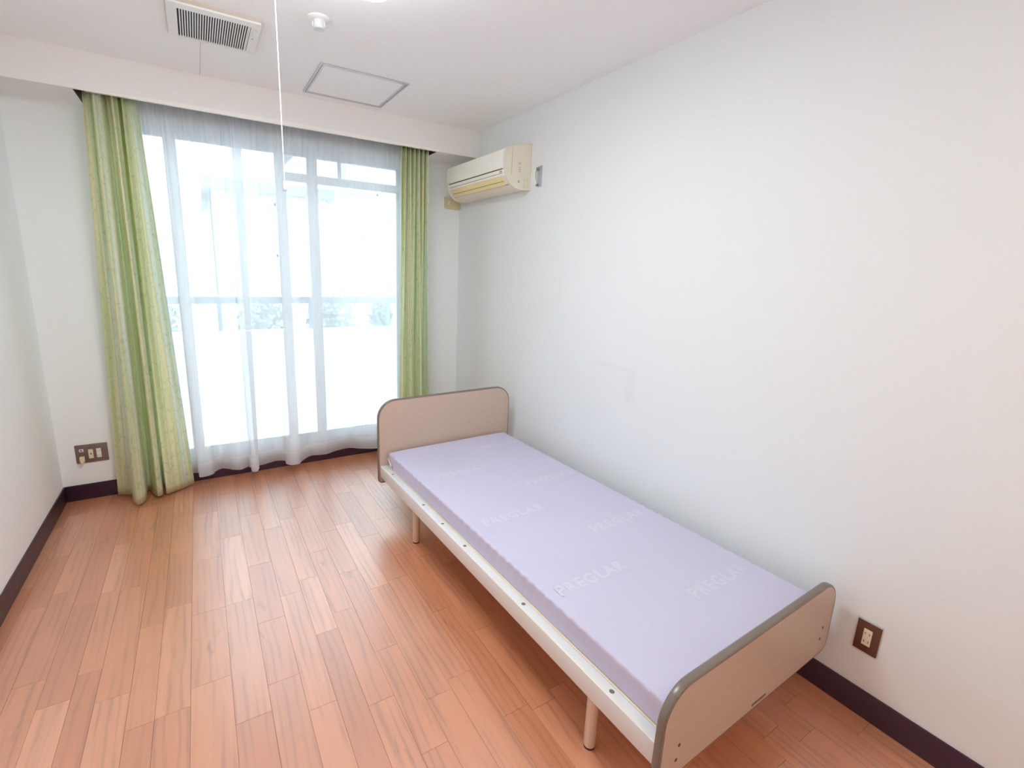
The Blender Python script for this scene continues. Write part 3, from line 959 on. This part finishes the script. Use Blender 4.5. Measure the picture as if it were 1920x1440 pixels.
bm = BM(); rbox(bm, 0.146, 0.165, -0.11, -0.05, -0.027, -0.0235, 0.001); obj('filter_catch', bm, M_WPLAS, vt)
bm = BM(); lathe(bm, [(0, -0.026), (0.004, -0.026), (0.005, -0.0235), (0, -0.0235)], 16, 'z', (0.151, -0.02, 0)); obj('pilot_lamp', bm, plain('pilot_grey', (200, 204, 206), rough=.3), vt)

# smoke detector
sd = thing('smoke_detector', 'small round white smoke detector on the ceiling', 'smoke detector', (-1.392, -1.357, H))
obj('base', lathe(BM(), [(0, 0), (0.044, 0), (0.044, -0.004), (0.040, -0.008), (0.026, -0.012), (0, -0.012)], 40, 'z'), M_WPLAS, sd, smooth=True)
obj('head', lathe(BM(), [(0, -0.012), (0.026, -0.012), (0.026, -0.020), (0.0265, -0.036), (0.022, -0.044), (0.010, -0.047), (0, -0.047)], 40, 'z'), plain('detector_grey', (214, 216, 220), rough=.3), sd, smooth=True)
bm = BM()
for k_ in range(8):
    a_ = 2 * PI * k_ / 8
    cyl(bm, (0.0268 * math.cos(a_), 0.0268 * math.sin(a_), -0.018), (0.0268 * math.cos(a_), 0.0268 * math.sin(a_), -0.036), 0.0018, n=6)
obj('guard_ribs', bm, M_WPLAS, sd)
obj('sensor_dot', lathe(BM(), [(0, -0.0485), (0.005, -0.048), (0.006, -0.0465), (0, -0.0465)], 20, 'z'), M_ALU, sd)

# access hatch
ah = thing('access_hatch', 'square aluminium-framed access hatch in the ceiling near the window', 'hatch', (-1.0435, -0.652, H))
hx, hy = 0.2425, 0.248
M_HF = plain('hatch_aluminium', (206, 210, 216), rough=.3, metal=0.55)
def rect(a, b): return [(-a, -b), (a, -b), (a, b), (-a, b)]
bm = BM(); frame_ring(bm, rect(hx, hy), rect(hx - .010, hy - .010), (0.0, -0.005), (0.0, -0.005)); obj('outer_frame', bm, M_HF, ah)
bm = BM(); frame_ring(bm, rect(hx - .0125, hy - .0125), rect(hx - .023, hy - .023), (0.0, -0.0045), (0.0, -0.0045)); obj('inner_frame', bm, M_HF, ah)
bm = BM(); frame_ring(bm, rect(hx - .010, hy - .010), rect(hx - .0125, hy - .0125), (0.0, -0.0008), (0.0, -0.0008)); obj('frame_gap', bm, M_GAP, ah)
bm = BM(); box(bm, -hx + .023, hx - .023, -hy + .023, hy - .023, -0.002, 0.0); obj('hatch_panel', bm, M_CEIL, ah)
bm = BM(); lathe(bm, [(0, -0.006), (0.004, -0.006), (0.005, -0.004), (0, -0.004)], 16, 'z', (hx - .011, 0.10, 0)); obj('latch', bm, M_GAP, ah)

# ceiling lamp with its pull cord
def lamp_mat():
    k = NT('lit_diffuser')
    e = k.n('ShaderNodeEmission'); e.inputs[0].default_value = (0.88, 0.975, 1.0, 1); e.inputs[1].default_value = LAMP_POWER
    k.l(e.outputs[0], k.out.inputs[0]); return k.m
cl = thing('ceiling_lamp', 'lit white rounded square ceiling lamp cut off by the top of the picture', 'lamp', (-1.56, -2.075, H))
hs = 0.325
def rr(d, r): return rrect(-hs + d, hs - d, -hs + d, hs - d, (r,) * 4, 8)
bm = BM(); frame_ring(bm, rr(0, .06), rr(0.02, .045), (0.0, -0.04), (0.0, -0.04)); obj('lamp_housing', bm, plain('lamp_trim', (232, 222, 204), rough=.4), cl, smooth=True)
bm = BM()
lv = [(0.012, -0.040), (0.010, -0.052), (0.012, -0.068), (0.022, -0.080), (0.045, -0.088), (0.10, -0.091)]
rings = [[bm.verts.new((x, y, z)) for x, y in rr(d, max(.02, .055 - d * .3))] for d, z in lv]
for A, Bq in zip(rings, rings[1:]):
    for i in range(len(A)): bm.faces.new((A[i], A[(i + 1) % len(A)], Bq[(i + 1) % len(A)], Bq[i]))
bm.faces.new(rings[-1]); bm.faces.new(rings[0][::-1])
obj('diffuser', bm, lamp_mat(), cl, smooth=True)
cx_, cy_ = -1.618 + 1.56, -1.72 + 2.075
bm = BM(); tube(bm, [(cx_, cy_ - 0.045, -0.03), (cx_, cy_, -0.045), (cx_ + .0006, cy_, -0.30), (cx_, cy_, -0.728)], 0.0016, 8)
pc_ = obj('pull_cord', bm, M_WPLAS, cl, smooth=True)
obj('cord_weight', lathe(BM(), [(0, -0.722), (0.004, -0.726), (0.006, -0.735), (0.0075, -0.752), (0.006, -0.758), (0, -0.759)], 16, 'z', (cx_, cy_, 0)), plain('grey_knob', (206, 206, 208), rough=.4), pc_, smooth=True)

# round downlight by the door behind the camera (it warms the foot end of the room)
dl = thing('downlight', 'round warm ceiling downlight near the door end of the room', 'lamp', (-1.1, -4.25, H))
obj('downlight_ring', lathe(BM(), [(0.062, -0.001), (0.078, -0.001), (0.080, -0.006), (0.064, -0.010), (0.062, -0.008)], 40, 'z'), M_TRIM, dl, smooth=True)
k_ = NT('warm_bulb'); e_ = k_.n('ShaderNodeEmission'); e_.inputs[0].default_value = (1.0, 0.79, 0.56, 1); e_.inputs[1].default_value = DOWNLIGHT_POWER
k_.l(e_.outputs[0], k_.out.inputs[0])
obj('downlight_lens', lathe(BM(), [(0, -0.004), (0.062, -0.004), (0.062, -0.001), (0, -0.001)], 40, 'z'), k_.m, dl)

# ------------------------------------------------------------------ outside the window
M_CONC = plain('pale_concrete', (214, 214, 212), rough=0.8, var=0.08, bump=.3)
M_WHITEP = plain('white_parapet', (246, 246, 246), rough=0.7, var=0.02)
bal = obj('balcony_floor', box(BM(), -4.2, 1.4, 0.15, 1.30, -0.14, -0.02), M_CONC); tag(bal, 'pale concrete balcony floor outside the window', 'balcony')
rl = thing('balcony_railing', 'white balcony parapet with a light metal handrail outside the window', 'railing', (-1.4, 1.2, 0))
obj('parapet', box(BM(), -2.8, 2.8, -0.04, 0.06, -0.14, 0.90), M_WHITEP, rl)
M_RAILG = plain('rail_grey', (130, 138, 150), rough=.4, metal=.3)
obj('handrail', rbox(BM(), -2.8, 2.8, -0.03, 0.03, 1.15, 1.215, .006), M_RAILG, rl)
for i in range(8):
    obj('post', box(BM(), -2.75 + i * .785, -2.715 + i * .785, -0.016, 0.016, 0.90, 1.15), M_RAILG, rl)
gr = obj('garden_ground', box(BM(), -14, 14, 1.26, 24, -0.45, -0.35), plain('pale_gravel', (196, 194, 188), rough=.9, var=.15, bump=.5, bscale=20))
tag(gr, 'pale ground beyond the balcony', 'ground', kind='structure')
def house(x0, x1, y0, y1, z1, label, wins, mat, roof_over=0.25):
    h = thing('house', label, 'building', ((x0 + x1) / 2, y0, -0.35))
    w2, d = (x1 - x0) / 2, y1 - y0
    ws = []
    xs = sorted(set([-w2, w2] + [v for w in wins for v in (w[0], w[1])]))
    bm = BM()
    box(bm, -w2, w2, 0.12, d, 0, z1 + 0.35)
    # front skin built round the window openings
    zmin, zmax = min(w[2] for w in wins), max(w[3] for w in wins)
    box(bm, -w2, w2, 0, 0.12, 0, zmin); box(bm, -w2, w2, 0, 0.12, zmax, z1 + 0.35)
    for a, b2 in zip(xs, xs[1:]):
        if not any(w[0] <= a and w[1] >= b2 for w in wins): box(bm, a, b2, 0, 0.12, zmin, zmax)
    obj('wall', bm, mat, h)
    for w in wins:
        bm = BM(); t_ = 0.05
        box(bm, w[0], w[0] + t_, 0.03, 0.09, w[2], w[3]); box(bm, w[1] - t_, w[1], 0.03, 0.09, w[2], w[3])
        box(bm, w[0], w[1], 0.03, 0.09, w[3] - t_, w[3]); box(bm, w[0], w[1], 0.03, 0.09, w[2], w[2] + t_)
        box(bm, (w[0] + w[1]) / 2 - .02, (w[0] + w[1]) / 2 + .02, 0.03, 0.09, w[2], w[3])
        wf = obj('window', bm, M_SASH, h)
        obj('pane', box(BM(), w[0] + t_, w[1] - t_, 0.05, 0.06, w[2] + t_, w[3] - t_), plain('far_glass', (150, 165, 176), rough=.1), wf)
    obj('roof', box(BM(), -w2 - roof_over, w2 + roof_over, -roof_over, d + .2, z1 + 0.35, z1 + 0.52), plain('grey_roof', (128, 134, 142), rough=.7), h)
house(-1.62, 0.10, 5.2, 9.0, 2.62, 'low pale house with a flat grey roof seen through the curtain, mid window', [(-0.55, 0.62, 1.98, 2.85)], plain('house_render', (186, 190, 196), rough=.85, var=.1, bump=.3), 0.12)
house(0.75, 5.2, 9.5, 14.0, 4.6, 'taller pale house farther back at the right of the window', [(-1.5, -0.5, 2.6, 3.8), (0.6, 1.6, 2.6, 3.8)], plain('beige_render', (200, 198, 196), rough=.85))
house(-6.6, -1.80, 6.0, 6.9, 5.2, 'tall pale textured house at the left of the window', [(0.0, 0.9, 2.4, 3.6), (-1.7, -.7, 2.4, 3.6)], plain('textured_render', (200, 200, 200), rough=.9, var=.12, bump=.6, bscale=12), 0.04)
pole = thing('utility_pole', 'thin grey utility pole outside, right half of the window', 'pole', (0.36, 5.0, -0.35))
obj('shaft', cyl(BM(), (0, 0, 0), (0, 0, 6.5), 0.06, 0.05), plain('pole_grey', (150, 152, 154), rough=.8), pole, smooth=True)
obj('crossarm', box(BM(), -0.6, 0.6, -0.05, 0.05, 5.6, 5.7), plain('pole_arm', (140, 142, 146), rough=.7), pole)
M_LEAF = plain('leaf_green', (126, 142, 142), rough=0.6, var=.3)
def shrub(x, y, r, z0, z1, label):
    s = thing('shrub', label, 'shrub', (x, y, -0.35), 0, 'shrubs beyond the balcony')
    bm = BM()
    for k_ in range(5):
        a_ = 2 * PI * k_ / 5
        tube(bm, [(0, 0, 0), (r * .25 * math.cos(a_), r * .25 * math.sin(a_), (z1 - .0) * .5), (r * .5 * math.cos(a_), r * .5 * math.sin(a_), z1 * .85)], [.025, .015, .006], 5)
    obj('stem', bm, plain('bark', (96, 82, 70), rough=.9), s)
    bm = BM(); rnd = random.Random(int(x * 100) + 999)
    for _ in range(420):
        th_, ph = rnd.random() * 2 * PI, math.acos(rnd.uniform(-1, 1))
        q = r * rnd.random() ** .45
        c = Vector((q * math.sin(ph) * math.cos(th_), q * math.sin(ph) * math.sin(th_), (z0 + z1) / 2 + .35 + (z1 - z0) / 2 * math.cos(ph) * (q / r)))
        a = Vector((rnd.uniform(-1, 1), rnd.uniform(-1, 1), rnd.uniform(-1, 1))).normalized(); b2 = a.orthogonal().normalized()
        l_, w_ = .05, .02
        vs = [bm.verts.new(c - a * l_), bm.verts.new(c + b2 * w_), bm.verts.new(c + a * l_), bm.verts.new(c - b2 * w_)]
        bm.faces.new(vs)
    f = obj('foliage', bm, M_LEAF, s); f['kind'] = 'stuff'
for i, (x, y, r, z0, z1, lab) in enumerate(((-2.35, 2.6, .22, .55, 1.15, 'blurred green shrub beyond the railing, behind the left edge of the left curtain panel'),
                                (-1.30, 2.5, .26, .55, 1.15, 'blurred green shrub beyond the railing, behind the gap between the curtain panels'),
                                (-0.52, 2.4, .30, .50, 1.20, 'blurred green shrub beyond the railing, broadest of the row, right of centre'),
                                (0.15, 2.5, .16, .55, 1.12, 'blurred green shrub beyond the railing, narrow one in the right half of the window'),
                                (0.75, 2.6, .30, .55, 1.25, 'blurred green shrub beyond the railing, next to the right drape'))):
    shrub(x, y, r, z0, z1, lab)
